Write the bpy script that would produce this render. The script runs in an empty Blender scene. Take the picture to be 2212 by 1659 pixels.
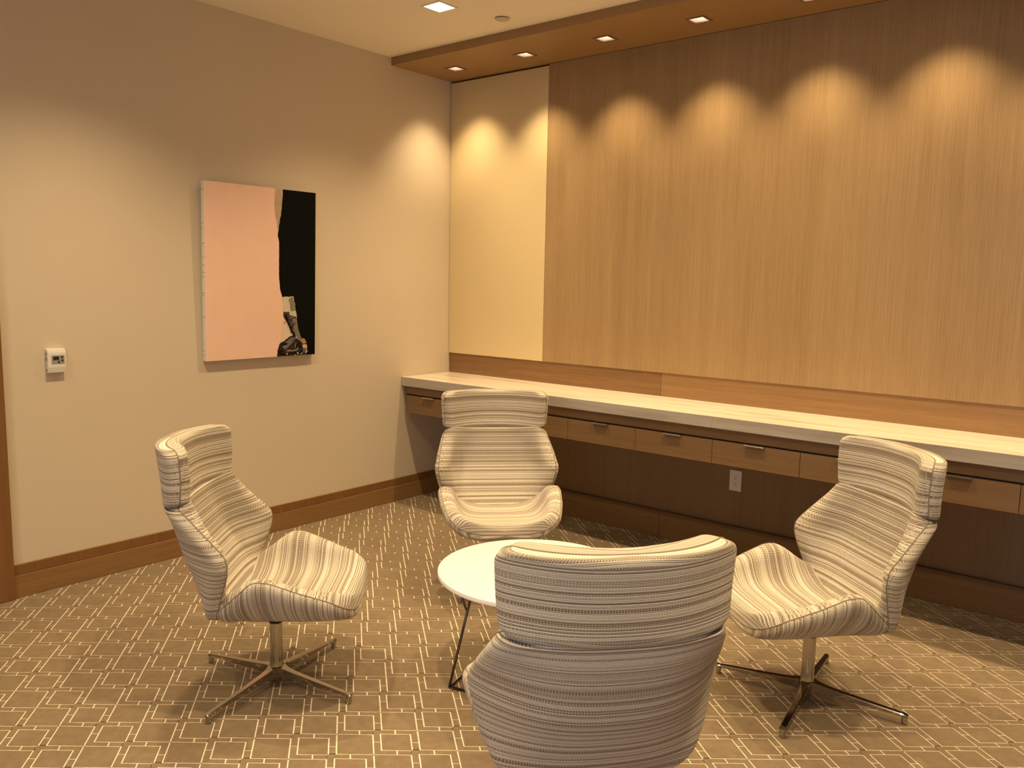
import bpy, bmesh, math, random
import numpy as np
from mathutils import Vector, Matrix
random.seed(7)
PI = math.pi
scn = bpy.context.scene
COL = scn.collection

# ------------------------------------------------------------------ camera, exposure, world
FPX, YAW, PITCH, ROLL = 1793.3847, -0.68901, -0.12353, 0.01903
cam_d = bpy.data.cameras.new('camera')
cam = bpy.data.objects.new('camera', cam_d)
COL.objects.link(cam)
cam_d.sensor_fit = 'HORIZONTAL'
cam_d.sensor_width = 36.0
cam_d.lens = FPX / 2212.0 * 36.0
cam_d.clip_start = 0.02
fw = Vector((math.sin(YAW) * math.cos(PITCH), math.cos(YAW) * math.cos(PITCH), math.sin(PITCH)))
rr = Vector((math.cos(YAW), -math.sin(YAW), 0.0))
uu = rr.cross(fw)
r2 = math.cos(ROLL) * rr + math.sin(ROLL) * uu
u2 = -math.sin(ROLL) * rr + math.cos(ROLL) * uu
mw = Matrix((( r2.x, u2.x, -fw.x, 4.3725), (r2.y, u2.y, -fw.y, -4.541), (r2.z, u2.z, -fw.z, 1.5953), (0, 0, 0, 1)))
cam.matrix_world = mw
scn.camera = cam

vs = scn.view_settings
vs.view_transform = 'Standard'
vs.look = 'None'
vs.gamma = 1.0
vs.use_curve_mapping = False
vs.exposure = 0.9

world = bpy.data.worlds.new('world')
scn.world = world
world.use_nodes = True
world.node_tree.nodes['Background'].inputs[0].default_value = (0.55, 0.62, 0.75, 1)
world.node_tree.nodes['Background'].inputs[1].default_value = 0.6

# room dimensions (metres): left wall x=0, panelled wall y=0, floor z=0
HC, HS = 3.0785, 3.0259          # ceiling, soffit underside
RX, RY = 6.2, -6.6               # far right and rear of the room
SD = 0.58                        # soffit depth
HCOUNT, TCOUNT, DCOUNT = 0.90, 0.0644, 0.4825
HPAN = 1.0477                    # bottom of the tall wall panels
CX0, CX1 = 0.0, 5.35             # counter run

WARM = (1.0, 0.74, 0.415)
CEIL_LAMPS = [(x, y) for x in (1.005, 2.64, 4.27) for y in (-1.14, -2.78, -4.42)]
SOFFIT_LAMPS = [0.3 + 0.607 * k for k in range(9)]
CEIL_W, SOFF_W = 90.0, 38.0
ROW_GAIN = {-1.14: 0.82, -2.78: 1.08, -4.42: 0.86}      # power factor of each lamp row, tuned for brightness balance

def spot(name, loc, watts, size_deg, blend, radius, color):
    d = bpy.data.lights.new(name, 'SPOT')
    d.energy = watts; d.color = color
    d.spot_size = math.radians(size_deg); d.spot_blend = blend
    d.shadow_soft_size = radius
    o = bpy.data.objects.new(name, d)
    o.location = loc
    COL.objects.link(o)
    return o

for (x, y) in CEIL_LAMPS:
    spot('downlight_lamp', (x, y, HC + 0.012), CEIL_W * ROW_GAIN[y], 118, 1.0, 0.045, WARM)
for x in SOFFIT_LAMPS:
    spot('soffit_lamp', (x, -0.265, HS + 0.012), SOFF_W, 89, 1.0, 0.030, WARM)

# daylight from the window in the rear wall (behind the camera)
ad = bpy.data.lights.new('window_daylight', 'AREA')
ad.shape = 'RECTANGLE'; ad.size = 2.7; ad.size_y = 1.5
ad.energy = 19.0; ad.color = (0.66, 0.76, 1.0)
ao = bpy.data.objects.new('window_daylight', ad)
ao.location = (4.4, RY - 0.12, 1.75)
ao.rotation_euler = (math.radians(90), 0, 0)   # -Z of the lamp points to +Y
COL.objects.link(ao)

# ------------------------------------------------------------------ material helpers
class NT:
    def __init__(self, name):
        self.m = bpy.data.materials.new(name)
        self.m.use_nodes = True
        self.t = self.m.node_tree
        self.b = self.t.nodes['Principled BSDF']
        self.out = self.t.nodes['Material Output']
    def n(self, kind, **kw):
        nd = self.t.nodes.new(kind)
        for k, v in kw.items():
            setattr(nd, k, v)
        return nd
    def l(self, a, b):
        self.t.links.new(a, b)
    def setin(self, sock, v):
        if hasattr(v, 'is_linked') or isinstance(v, bpy.types.NodeSocket):
            self.l(v, sock)
        else:
            sock.default_value = v
    def math(self, op, a, b=0.0, c=0.0):
        nd = self.n('ShaderNodeMath', operation=op)
        self.setin(nd.inputs[0], a); self.setin(nd.inputs[1], b)
        if len(nd.inputs) > 2: self.setin(nd.inputs[2], c)
        return nd.outputs[0]
    def mix(self, f, a, b):
        nd = self.n('ShaderNodeMix', data_type='RGBA')
        self.setin(nd.inputs[0], f); self.setin(nd.inputs[6], a); self.setin(nd.inputs[7], b)
        return nd.outputs[2]
    def mapping(self, src, scale=(1, 1, 1), loc=(0, 0, 0), rot=(0, 0, 0)):
        nd = self.n('ShaderNodeMapping')
        self.l(src, nd.inputs[0])
        nd.inputs['Scale'].default_value = scale
        nd.inputs['Location'].default_value = loc
        nd.inputs['Rotation'].default_value = rot
        return nd.outputs[0]
    def noise(self, vec, scale=1.0, detail=2.0, rough=0.5):
        nd = self.n('ShaderNodeTexNoise')
        if vec is not None: self.l(vec, nd.inputs['Vector'])
        nd.inputs['Scale'].default_value = scale
        nd.inputs['Detail'].default_value = detail
        nd.inputs['Roughness'].default_value = rough
        return nd.outputs['Fac']
    def ramp(self, f, stops):
        nd = self.n('ShaderNodeValToRGB')
        el = nd.color_ramp.elements
        while len(el) > 1: el.remove(el[-1])
        el[0].position = stops[0][0]; el[0].color = stops[0][1]
        for p, c in stops[1:]:
            e = el.new(p); e.color = c
        self.l(f, nd.inputs[0])
        return nd.outputs[0]
    def bump(self, h, strength=0.3, dist=0.001):
        nd = self.n('ShaderNodeBump')
        nd.inputs['Strength'].default_value = strength
        nd.inputs['Distance'].default_value = dist
        self.l(h, nd.inputs['Height'])
        self.l(nd.outputs[0], self.b.inputs['Normal'])
    def pos(self):
        return self.n('ShaderNodeNewGeometry').outputs['Position']
    def obj(self):
        return self.n('ShaderNodeTexCoord').outputs['Object']

def c4(r, g, b): return (r, g, b, 1.0)

def plain(name, col, rough=0.5, metal=0.0, spec=0.5, noise_amt=0.0, noise_scale=200, bump=0.0):
    t = NT(name)
    t.b.inputs['Roughness'].default_value = rough
    t.b.inputs['Metallic'].default_value = metal
    t.b.inputs['Specular IOR Level'].default_value = spec
    if noise_amt > 0:
        nz = t.noise(t.obj(), noise_scale, 3, 0.6)
        t.l(t.mix(nz, c4(*[c * (1 - noise_amt) for c in col]), c4(*[min(1, c * (1 + noise_amt)) for c in col])), t.b.inputs['Base Color'])
        if bump > 0: t.bump(nz, bump, 0.001)
    else:
        t.b.inputs['Base Color'].default_value = c4(*col)
    return t.m

def wood(name, dark, light, axis='z', rough=0.42, fine=150.0, spec=0.4, contrast=1.0):
    """veneer: grain runs along axis, in world metres"""
    t = NT(name)
    p = t.pos()
    lo, mid = 0.9, 1.6
    def sc(hi, low):
        return {'z': (hi, hi, low), 'x': (low, hi, hi), 'y': (hi, low, hi)}[axis]
    n1 = t.noise(t.mapping(p, sc(fine, 1.6)), 1.0, 4, 0.65)
    n2 = t.noise(t.mapping(p, sc(14.0, 0.35), (3.1, 1.7, 0.4)), 1.0, 2, 0.5)
    n3 = t.noise(t.mapping(p, sc(420.0, 9.0), (1.1, 4.7, 2.4)), 1.0, 2, 0.6)
    n4 = t.noise(t.mapping(p, sc(3.2, 0.05), (7.1, 2.7, 5.4)), 1.0, 1, 0.5)
    f = t.math('ADD', t.math('MULTIPLY', n1, 0.45), t.math('MULTIPLY', n2, 0.22))
    f = t.math('ADD', f, t.math('MULTIPLY', n3, 0.28))
    f = t.math('ADD', f, t.math('MULTIPLY', n4, 0.12))
    f = t.math('SUBTRACT', f, 0.535)
    f = t.math('MULTIPLY_ADD', f, 2.6 * contrast, 0.5)
    nd = t.n('ShaderNodeClamp'); t.l(f, nd.inputs[0])
    t.l(t.mix(nd.outputs[0], c4(*dark), c4(*light)), t.b.inputs['Base Color'])
    t.b.inputs['Roughness'].default_value = rough
    t.b.inputs['Specular IOR Level'].default_value = spec
    t.bump(n1, 0.06, 0.0006)
    return t.m

M = {}
def paint(name, col, sc=350.0):
    t = NT(name)
    p = t.pos()
    a = t.noise(p, sc, 2, 0.6); b2 = t.noise(p, 1.3, 2, 0.5)
    f = t.math('ADD', t.math('MULTIPLY', a, 0.5), t.math('MULTIPLY', b2, 0.5))
    t.l(t.mix(f, c4(*[c * 0.95 for c in col]), c4(*[min(1, c * 1.05) for c in col])), t.b.inputs['Base Color'])
    t.b.inputs['Roughness'].default_value = 0.62
    t.b.inputs['Specular IOR Level'].default_value = 0.3
    t.bump(a, 0.12, 0.0006)
    return t.m
M['wall'] = paint('wall_paint', (0.635, 0.545, 0.405))
M['ceiling'] = paint('ceiling_paint', (0.87, 0.81, 0.69))
M['dark_wall'] = paint('rear_wall_paint', (0.20, 0.17, 0.13))
M['fabric_panel'] = paint('wrapped_panel', (0.68, 0.55, 0.31), 500.0)
M['veneer'] = wood('upright_veneer', (0.285, 0.180, 0.084), (0.40, 0.272, 0.136), 'z', fine=190.0, contrast=1.55)
M['veneer_shaded'] = wood('shaded_veneer', (0.19, 0.118, 0.056), (0.27, 0.175, 0.09), 'z', fine=190.0)  # upright veneer darkened; the shade under the counter is in its colour
M['band'] = wood('band_wood', (0.235, 0.130, 0.052), (0.38, 0.225, 0.098), 'x', fine=80)
M['band_dark'] = wood('band_wood_dark', (0.175, 0.092, 0.036), (0.31, 0.175, 0.074), 'x', fine=80)
M['soffit'] = wood('soffit_wood', (0.27, 0.160, 0.068), (0.37, 0.225, 0.10), 'x', fine=130, contrast=0.6)
M['base'] = wood('baseboard_wood', (0.19, 0.098, 0.034), (0.31, 0.170, 0.064), 'y', fine=90)
M['base_x'] = wood('baseboard_wood_long', (0.125, 0.066, 0.024), (0.205, 0.115, 0.046), 'x', fine=90)
M['trim'] = wood('door_casing_wood', (0.16, 0.074, 0.022), (0.25, 0.122, 0.04), 'z', fine=90)
M['drawer'] = wood('shaded_drawer_wood', (0.165, 0.092, 0.040), (0.245, 0.148, 0.070), 'x', fine=90)  # veneer oak made darker; the weak light on the fronts is painted in
M['apron'] = wood('apron_wood', (0.16, 0.088, 0.040), (0.22, 0.13, 0.062), 'x', fine=90)
M['black'] = plain('matte_black', (0.012, 0.011, 0.010), 0.6)
M['chrome'] = plain('polished_chrome', (0.46, 0.44, 0.42), 0.10, 1.0)
M['steel'] = plain('brushed_steel', (0.60, 0.57, 0.52), 0.28, 1.0)
M['rod'] = plain('bronze_rod', (0.16, 0.14, 0.12), 0.32, 1.0)
M['laminate'] = plain('white_laminate', (0.82, 0.80, 0.74), 0.33)
M['laminate_edge'] = plain('white_laminate_edge', (0.80, 0.76, 0.74), 0.45)
M['plastic'] = plain('white_plastic', (0.78, 0.75, 0.68), 0.4)
M['plastic_grey'] = plain('grey_plastic', (0.30, 0.28, 0.25), 0.45)
M['lcd'] = plain('dark_display', (0.018, 0.018, 0.014), 0.25)
M['disc'] = plain('ceiling_disc', (0.55, 0.49, 0.40), 0.6)
M['reflector'] = plain('lamp_reflector', (0.85, 0.80, 0.74), 0.35)
M['trimring'] = plain('lamp_trim', (0.20, 0.12, 0.06), 0.4)
M['trimwhite'] = plain('lamp_trim_white', (0.75, 0.70, 0.62), 0.5)

def emit(name, col, s):
    t = NT(name)
    t.b.inputs['Base Color'].default_value = c4(0.8, 0.8, 0.8)
    t.b.inputs['Emission Color'].default_value = c4(*col)
    t.b.inputs['Emission Strength'].default_value = s
    return t.m
M['lens_hot'] = emit('lit_lens', (1.0, 0.80, 0.52), 14.0)
M['lens'] = emit('soffit_lens', (1.0, 0.78, 0.60), 5.0)

def stone(name='vein_cut_stone', k=1.0, tint=(1, 1, 1)):
    t = NT(name)
    p = t.pos()
    n1 = t.noise(t.mapping(p, (1.7, 16.0, 22.0)), 1.0, 5, 0.6)
    n2 = t.noise(t.mapping(p, (0.9, 3.0, 4.0), (4, 2, 1)), 1.0, 3, 0.5)
    n3 = t.noise(p, 300, 2, 0.5)
    f = t.math('ADD', t.math('MULTIPLY', n1, 0.6), t.math('MULTIPLY', n2, 0.4))
    def q(r, g, b): return c4(r * k * tint[0], g * k * tint[1], b * k * tint[2])
    col = t.ramp(f, [(0.30, q(0.46, 0.365, 0.27)), (0.44, q(0.64, 0.545, 0.43)), (0.54, q(0.74, 0.65, 0.53)), (0.66, q(0.66, 0.57, 0.455))])
    t.l(t.mix(t.math('MULTIPLY', n3, 0.12), col, c4(0.40, 0.32, 0.24)), t.b.inputs['Base Color'])
    t.b.inputs['Roughness'].default_value = 0.2
    t.b.inputs['Specular IOR Level'].default_value = 0.5
    return t.m
M['stone'] = stone()
M['stone_edge_shade'] = stone('shaded_stone_edge', 0.70, (0.93, 0.98, 1.08))  # same stone; the front face's shade and cool light put into its colour

def fabric():
    """chunky woven stripe: UV in metres, v across the stripes"""
    t = NT('striped_weave')
    uv = t.n('ShaderNodeUVMap'); uv.uv_map = 'UVMap'
    sp = t.n('ShaderNodeSeparateXYZ'); t.l(uv.outputs[0], sp.inputs[0])
    U, V = sp.outputs[0], sp.outputs[1]
    rp, up = 0.0042, 0.0066
    vr = t.math('DIVIDE', V, rp)
    row = t.math('FLOOR', vr); fv = t.math('FRACT', vr)
    ur = t.math('DIVIDE', U, up)
    fu = t.math('FRACT', ur)
    wn = t.n('ShaderNodeTexWhiteNoise', noise_dimensions='1D'); t.l(row, wn.inputs['W'])
    wn2 = t.n('ShaderNodeTexWhiteNoise', noise_dimensions='1D'); t.l(t.math('ADD', row, 371.3), wn2.inputs['W'])
    cell = t.n('ShaderNodeCombineXYZ'); t.l(t.math('FLOOR', ur), cell.inputs[0]); t.l(row, cell.inputs[1])
    wn3 = t.n('ShaderNodeTexWhiteNoise', noise_dimensions='2D'); t.l(cell.outputs[0], wn3.inputs['Vector'])
    # slow drift of the stripe density along the cloth
    drift = t.n('ShaderNodeTexNoise', noise_dimensions='2D')
    dv = t.n('ShaderNodeCombineXYZ'); t.l(t.math('MULTIPLY', V, 46.0), dv.inputs[0]); t.l(t.math('MULTIPLY', U, 1.5), dv.inputs[1])
    t.l(dv.outputs[0], drift.inputs['Vector']); drift.inputs['Scale'].default_value = 1.0; drift.inputs['Detail'].default_value = 1.0
    par = t.math('MODULO', t.math('ADD', row, 9000.0), 2.0)
    dk = t.math('ADD', t.math('MULTIPLY_ADD', par, 0.16, t.math('MULTIPLY', wn.outputs[0], 0.88)), t.math('MULTIPLY', t.math('SUBTRACT', drift.outputs[0], 0.5), 0.10))
    strength = t.ramp(dk, [(0.0, c4(0, 0, 0)), (0.34, c4(0.06, 0.06, 0.06)), (0.54, c4(0.40, 0.40, 0.40)), (0.70, c4(1, 1, 1))])
    solid = t.ramp(dk, [(0.0, c4(0, 0, 0)), (0.88, c4(0, 0, 0)), (0.97, c4(0.9, 0.9, 0.9))])
    nub = t.ramp(dk, [(0.0, c4(1, 1, 1)), (0.26, c4(0.8, 0.8, 0.8)), (0.46, c4(0, 0, 0))])
    # dark tuft inside the cell
    du = t.math('ABSOLUTE', t.math('SUBTRACT', fu, 0.5))
    dvv = t.math('ABSOLUTE', t.math('SUBTRACT', fv, 0.5))
    su = t.n('ShaderNodeMapRange', interpolation_type='SMOOTHSTEP'); t.l(du, su.inputs[0])
    su.inputs[1].default_value = 0.24; su.inputs[2].default_value = 0.42; su.inputs[3].default_value = 1.0; su.inputs[4].default_value = 0.25
    sv = t.n('ShaderNodeMapRange', interpolation_type='SMOOTHSTEP'); t.l(dvv, sv.inputs[0])
    sv.inputs[1].default_value = 0.30; sv.inputs[2].default_value = 0.48; sv.inputs[3].default_value = 1.0; sv.inputs[4].default_value = 0.0
    dots = t.math('MULTIPLY', su.outputs[0], sv.outputs[0])
    tuft = t.math('MULTIPLY', t.math('MAXIMUM', su.outputs[0], solid), sv.outputs[0])
    base = t.mix(wn2.outputs[0], c4(0.47, 0.41, 0.32), c4(0.66, 0.60, 0.49))
    base = t.mix(t.math('MULTIPLY', wn3.outputs[0], 0.22), base, c4(0.45, 0.38, 0.30))
    dark = t.mix(wn2.outputs[0], c4(0.115, 0.078, 0.047), c4(0.18, 0.13, 0.085))
    colr = t.mix(t.math('MULTIPLY', t.math('MULTIPLY', tuft, strength), 0.92), base, dark)
    colr = t.mix(t.math('MULTIPLY', t.math('MULTIPLY', dots, nub), 0.6), colr, c4(0.82, 0.76, 0.65))
    # shaded furrow between the rows, broken by the tufts
    fur = t.n('ShaderNodeMapRange', interpolation_type='SMOOTHSTEP'); t.l(dvv, fur.inputs[0])
    fur.inputs[1].default_value = 0.36; fur.inputs[2].default_value = 0.5; fur.inputs[3].default_value = 0.0; fur.inputs[4].default_value = 0.45
    colr = t.mix(t.math('MULTIPLY', fur.outputs[0], t.math('ADD', t.math('MULTIPLY', wn2.outputs[0], 0.7), 0.3)), colr, c4(0.30, 0.24, 0.18))
    t.l(colr, t.b.inputs['Base Color'])
    t.b.inputs['Roughness'].default_value = 0.9
    t.b.inputs['Specular IOR Level'].default_value = 0.15
    t.b.inputs['Sheen Weight'].default_value = 0.15
    t.b.inputs['Sheen Roughness'].default_value = 0.5
    h = t.math('SUBTRACT', 1.0, t.math('MULTIPLY', t.math('MULTIPLY', dvv, dvv), 4.0))
    h = t.math('ADD', h, t.math('MULTIPLY', t.math('MULTIPLY', tuft, strength), -0.55))
    h = t.math('ADD', h, t.math('MULTIPLY', t.math('MULTIPLY', dots, nub), 0.35))
    h = t.math('ADD', h, t.math('MULTIPLY', t.math('COSINE', t.math('MULTIPLY', ur, 2 * PI)), -0.15))
    t.bump(h, 0.55, 0.0022)
    return t.m
M['fabric'] = fabric()
M['piping'] = plain('dark_piping', (0.25, 0.195, 0.135), 0.9)

def carpet_mat(name, a, b, sc=420):
    t = NT(name)
    p = t.pos()
    n1 = t.noise(p, sc, 3, 0.7); n2 = t.noise(p, 26, 3, 0.6)
    f = t.math('ADD', t.math('MULTIPLY', n1, 0.55), t.math('MULTIPLY', n2, 0.45))
    nd = t.n('ShaderNodeMapRange'); t.l(f, nd.inputs[0]); nd.inputs[1].default_value = 0.32; nd.inputs[2].default_value = 0.68
    t.l(t.mix(nd.outputs[0], c4(*a), c4(*b)), t.b.inputs['Base Color'])
    t.b.inputs['Roughness'].default_value = 0.95
    t.b.inputs['Specular IOR Level'].default_value = 0.1
    t.bump(n1, 0.5, 0.002)
    return t.m
M['pile'] = carpet_mat('carpet_pile', (0.170, 0.124, 0.077), (0.245, 0.184, 0.116))
M['loop'] = carpet_mat('carpet_loop', (0.70, 0.585, 0.45), (0.86, 0.74, 0.58), 700)

# ------------------------------------------------------------------ mesh helpers
def link(name, me, mats, parent=None, loc=None):
    o = bpy.data.objects.new(name, me)
    for m in (mats if isinstance(mats, (list, tuple)) else [mats]):
        if len(me.materials) < (len(mats) if isinstance(mats, (list, tuple)) else 1): me.materials.append(m)
    COL.objects.link(o)
    if parent is not None: o.parent = parent
    if loc is not None: o.location = loc
    return o

def mesh_from(name, verts, faces, smooth=False, uvs=None):
    me = bpy.data.meshes.new(name)
    me.from_pydata([tuple(map(float, v)) for v in verts], [], faces)
    if uvs is not None:
        ul = me.uv_layers.new(name='UVMap')
        li = np.empty(len(me.loops), dtype=np.int32); me.loops.foreach_get('vertex_index', li)
        ul.data.foreach_set('uv', np.asarray(uvs, dtype=np.float32)[li].ravel())
    if smooth:
        me.polygons.foreach_set('use_smooth', [True] * len(me.polygons))
    me.update()
    return me

def bm_box(bm, x0, x1, y0, y1, z0, z1):
    vs_ = [bm.verts.new(v) for v in ((x0, y0, z0), (x1, y0, z0), (x1, y1, z0), (x0, y1, z0), (x0, y0, z1), (x1, y0, z1), (x1, y1, z1), (x0, y1, z1))]
    for f in ((3, 2, 1, 0), (4, 5, 6, 7), (0, 1, 5, 4), (1, 2, 6, 5), (2, 3, 7, 6), (3, 0, 4, 7)):
        bm.faces.new([vs_[i] for i in f])

def box_obj(name, x0, x1, y0, y1, z0, z1, mat, parent=None, bevel=0.0, seg=2):
    bm = bmesh.new()
    bm_box(bm, x0, x1, y0, y1, z0, z1)
    if bevel > 0:
        bmesh.ops.bevel(bm, geom=list(bm.edges), offset=bevel, segments=seg, affect='EDGES', profile=0.5)
    me = bpy.data.meshes.new(name)
    bm.to_mesh(me); bm.free()
    return link(name, me, mat, parent)

def empty(name, loc, rz=0.0):
    o = bpy.data.objects.new(name, None)
    o.empty_display_size = 0.1
    o.location = loc; o.rotation_euler = (0, 0, rz)
    COL.objects.link(o)
    return o

def tag(o, label, cat, group=None):
    o['label'] = label; o['category'] = cat
    if group: o['group'] = group
    return o

def struct(o):
    o['kind'] = 'structure'
    return o

def stuff(o):
    o['kind'] = 'stuff'
    return o

def tube_mesh(name, pts, radius, n=10, closed=False):
    P = [Vector(p) for p in pts]
    N = len(P)
    verts, faces = [], []
    up = None
    for i, p in enumerate(P):
        if closed:
            d = (P[(i + 1) % N] - P[i - 1]).normalized()
        else:
            d = (P[min(i + 1, N - 1)] - P[max(i - 1, 0)]).normalized()
        if up is None:
            up = d.orthogonal().normalized()
        up = (up - d * up.dot(d)).normalized()
        s = d.cross(up)
        for k in range(n):
            a = 2 * PI * k / n
            verts.append(p + (up * math.cos(a) + s * math.sin(a)) * radius)
    rings = N if closed else N - 1
    for i in range(rings):
        j = (i + 1) % N
        for k in range(n):
            k2 = (k + 1) % n
            faces.append((i * n + k, i * n + k2, j * n + k2, j * n + k))
    if not closed:
        faces.append(tuple(range(n))[::-1]); faces.append(tuple((N - 1) * n + k for k in range(n)))
    return mesh_from(name, verts, faces, True)

def lathe_mesh(name, prof, n=32):
    verts, faces = [], []
    for (r, z) in prof:
        for k in range(n):
            a = 2 * PI * k / n
            verts.append((r * math.cos(a), r * math.sin(a), z))
    for i in range(len(prof) - 1):
        for k in range(n):
            k2 = (k + 1) % n
            faces.append((i * n + k, i * n + k2, (i + 1) * n + k2, (i + 1) * n + k))
    faces.append(tuple(range(n))[::-1]); faces.append(tuple((len(prof) - 1) * n + k for k in range(n)))
    me = mesh_from(name, verts, faces, True)
    return me

def autosmooth(me, deg=35):
    bm = bmesh.new(); bm.from_mesh(me)
    for e in bm.edges:
        if len(e.link_faces) == 2 and e.calc_face_angle(0) > math.radians(deg): e.smooth = False
    bm.to_mesh(me); bm.free()
    return me

def copy_tree(o, parent=None):
    c = o.copy(); COL.objects.link(c)
    if parent is not None:
        c.parent = parent
    for ch in list(o.children):
        copy_tree(ch, c)
    return c

# ------------------------------------------------------------------ room shell
def plane_holes(name, x0, x1, y0, y1, z, holes, mat, flip=False):
    """horizontal sheet with rectangular holes"""
    xs = sorted(set([x0, x1] + [h for q in holes for h in q[:2]]))
    ys = sorted(set([y0, y1] + [h for q in holes for h in q[2:]]))
    verts = [(x, y, z) for y in ys for x in xs]
    faces = []
    nx = len(xs)
    for j in range(len(ys) - 1):
        for i in range(nx - 1):
            mx, my = (xs[i] + xs[i + 1]) / 2, (ys[j] + ys[j + 1]) / 2
            if any(h[0] < mx < h[1] and h[2] < my < h[3] for h in holes): continue
            q = (j * nx + i, j * nx + i + 1, (j + 1) * nx + i + 1, (j + 1) * nx + i)
            faces.append(q[::-1] if flip else q)
    return mesh_from(name, verts, faces)

WT = 0.12
struct(box_obj('wall_left', -WT, 0.0, RY - WT, WT, -0.02, HC + 0.15, M['wall']))
struct(box_obj('wall_right', RX, RX + WT, RY - WT, WT, -0.02, HC + 0.15, M['dark_wall']))
struct(box_obj('wall_back', -WT, RX + WT, 0.035, 0.035 + WT, -0.02, HC + 0.15, M['veneer_shaded']))
# rear wall with a window opening
WX0, WX1, WZ0, WZ1 = 3.0, 5.8, 0.95, 2.55
bm = bmesh.new()
bm_box(bm, -WT, WX0, RY - WT, RY, -0.02, HC + 0.15)
bm_box(bm, WX1, RX + WT, RY - WT, RY, -0.02, HC + 0.15)
bm_box(bm, WX0, WX1, RY - WT, RY, -0.02, WZ0)
bm_box(bm, WX0, WX1, RY - WT, RY, WZ1, HC + 0.15)
me = bpy.data.meshes.new('wall_rear'); bm.to_mesh(me); bm.free()
struct(link('wall_rear', me, M['dark_wall']))
wf = box_obj('window_1', WX0, WX1, RY - 0.05, RY + 0.02, WZ0 - 0.03, WZ0, M['plastic'], None, 0.004)
struct(wf)
for (a, b2, c, d) in ((WX0, WX0 + 0.05, WZ0, WZ1), (WX1 - 0.05, WX1, WZ0, WZ1), (WX0 + 0.05, WX1 - 0.05, WZ1 - 0.05, WZ1), (4.38, 4.43, WZ0, WZ1 - 0.05)):
    box_obj('window_frame', a, b2, RY - 0.06, RY - 0.01, c, d, M['plastic'], wf)

# ceiling with square openings for the downlights (only in front of the soffit)
CH = 0.0625
cholesz = [(x - CH, x + CH, y - CH, y + CH) for x, y in CEIL_LAMPS]
struct(link('ceiling', plane_holes('ceiling', 0, RX, RY, 0.035, HC, cholesz, M['ceiling'], True), M['ceiling']))

# soffit: wooden box along the panelled wall with square openings
SH = 0.044
bmv, bmf = [], []
sof_holes = [(x - SH, x + SH, -0.265 - SH, -0.265 + SH) for x in SOFFIT_LAMPS]
me = plane_holes('soffit', 0.0, RX, -SD, 0.03, HS, sof_holes, M['soffit'], True)
bm = bmesh.new(); bm.from_mesh(me)
a = [bm.verts.new(v) for v in ((0, -SD, HS), (RX, -SD, HS), (RX, -SD, HC), (0, -SD, HC))]
bm.faces.new(a)
bm.to_mesh(me); bm.free()
struct(link('trim_1', me, M['soffit']))

# tall panels on the back wall (fronts at y=0)
def panel(name, x0, x1, z0, z1, y0, y1, mat, bev=0.002):
    return struct(box_obj(name, x0, x1, y0, y1, z0, z1, mat, None, bev))
panel('trim_2', 0.004, 0.899, HPAN, HS - 0.012, 0.0, 0.034, M['fabric_panel'])
panel('trim_3', 0.902, RX, HPAN, HS - 0.002, 0.0, 0.034, M['veneer'], 0.0008)
# horizontal band above the counter, boards butted end to end
for i, (x0, x1) in enumerate(((0.0, 1.824), (1.826, 4.10), (4.102, RX))):
    struct(box_obj('trim_%d' % (4 + i), x0, x1, 0.010, 0.034, HCOUNT - 0.01, HPAN - 0.001, M['band_dark'] if i == 0 else M['band'], None, 0.0008))
# baseboards
for i, (x0, x1) in enumerate(((0.016, 1.854), (1.8555, 4.0), (4.0015, RX))):
    struct(box_obj('baseboard_back' if i == 0 else 'baseboard_back.%03d' % i, x0, x1, 0.004, 0.034, 0.0, 0.172, M['base_x'], None, 0.0015))
bl = struct(box_obj('baseboard_left', 0.0, 0.019, -3.06, 0.034, 0.0, 0.112, M['base'], None, 0.002))
cp = box_obj('cap_moulding', 0.0, 0.013, -3.06, 0.034, 0.112, 0.165, M['trim'], bl, 0.003)
struct(box_obj('baseboard_left.001', 0.0, 0.019, RY, -4.24, 0.0, 0.165, M['base'], None, 0.002))
struct(box_obj('baseboard_right', RX - 0.019, RX, RY, 0.0, 0.0, 0.165, M['base'], None, 0.002))
struct(box_obj('baseboard_rear', 0.02, RX - 0.02, RY, RY + 0.019, 0.0, 0.165, M['base_x'], None, 0.002))
# door with wooden casing at the far left edge of the picture
struct(box_obj('trim_8', 0.0, 0.035, -3.18, -3.062, 0.0, 2.36, M['trim'], None, 0.003))
struct(box_obj('trim_9', 0.0, 0.035, -4.24, -4.122, 0.0, 2.36, M['trim'], None, 0.003))
struct(box_obj('trim_10', 0.0, 0.035, -4.122, -3.18, 2.25, 2.36, M['trim'], None, 0.003))
dr = struct(box_obj('door_1', 0.0, 0.012, -4.122, -3.18, 0.0, 2.25, M['trim'], None, 0.002))
dh = link('door_handle', tube_mesh('door_handle', [(0.012, -3.27, 1.0), (0.065, -3.27, 1.0), (0.07, -3.29, 1.0), (0.07, -3.40, 1.0)], 0.009), M['steel'], dr)

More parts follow.
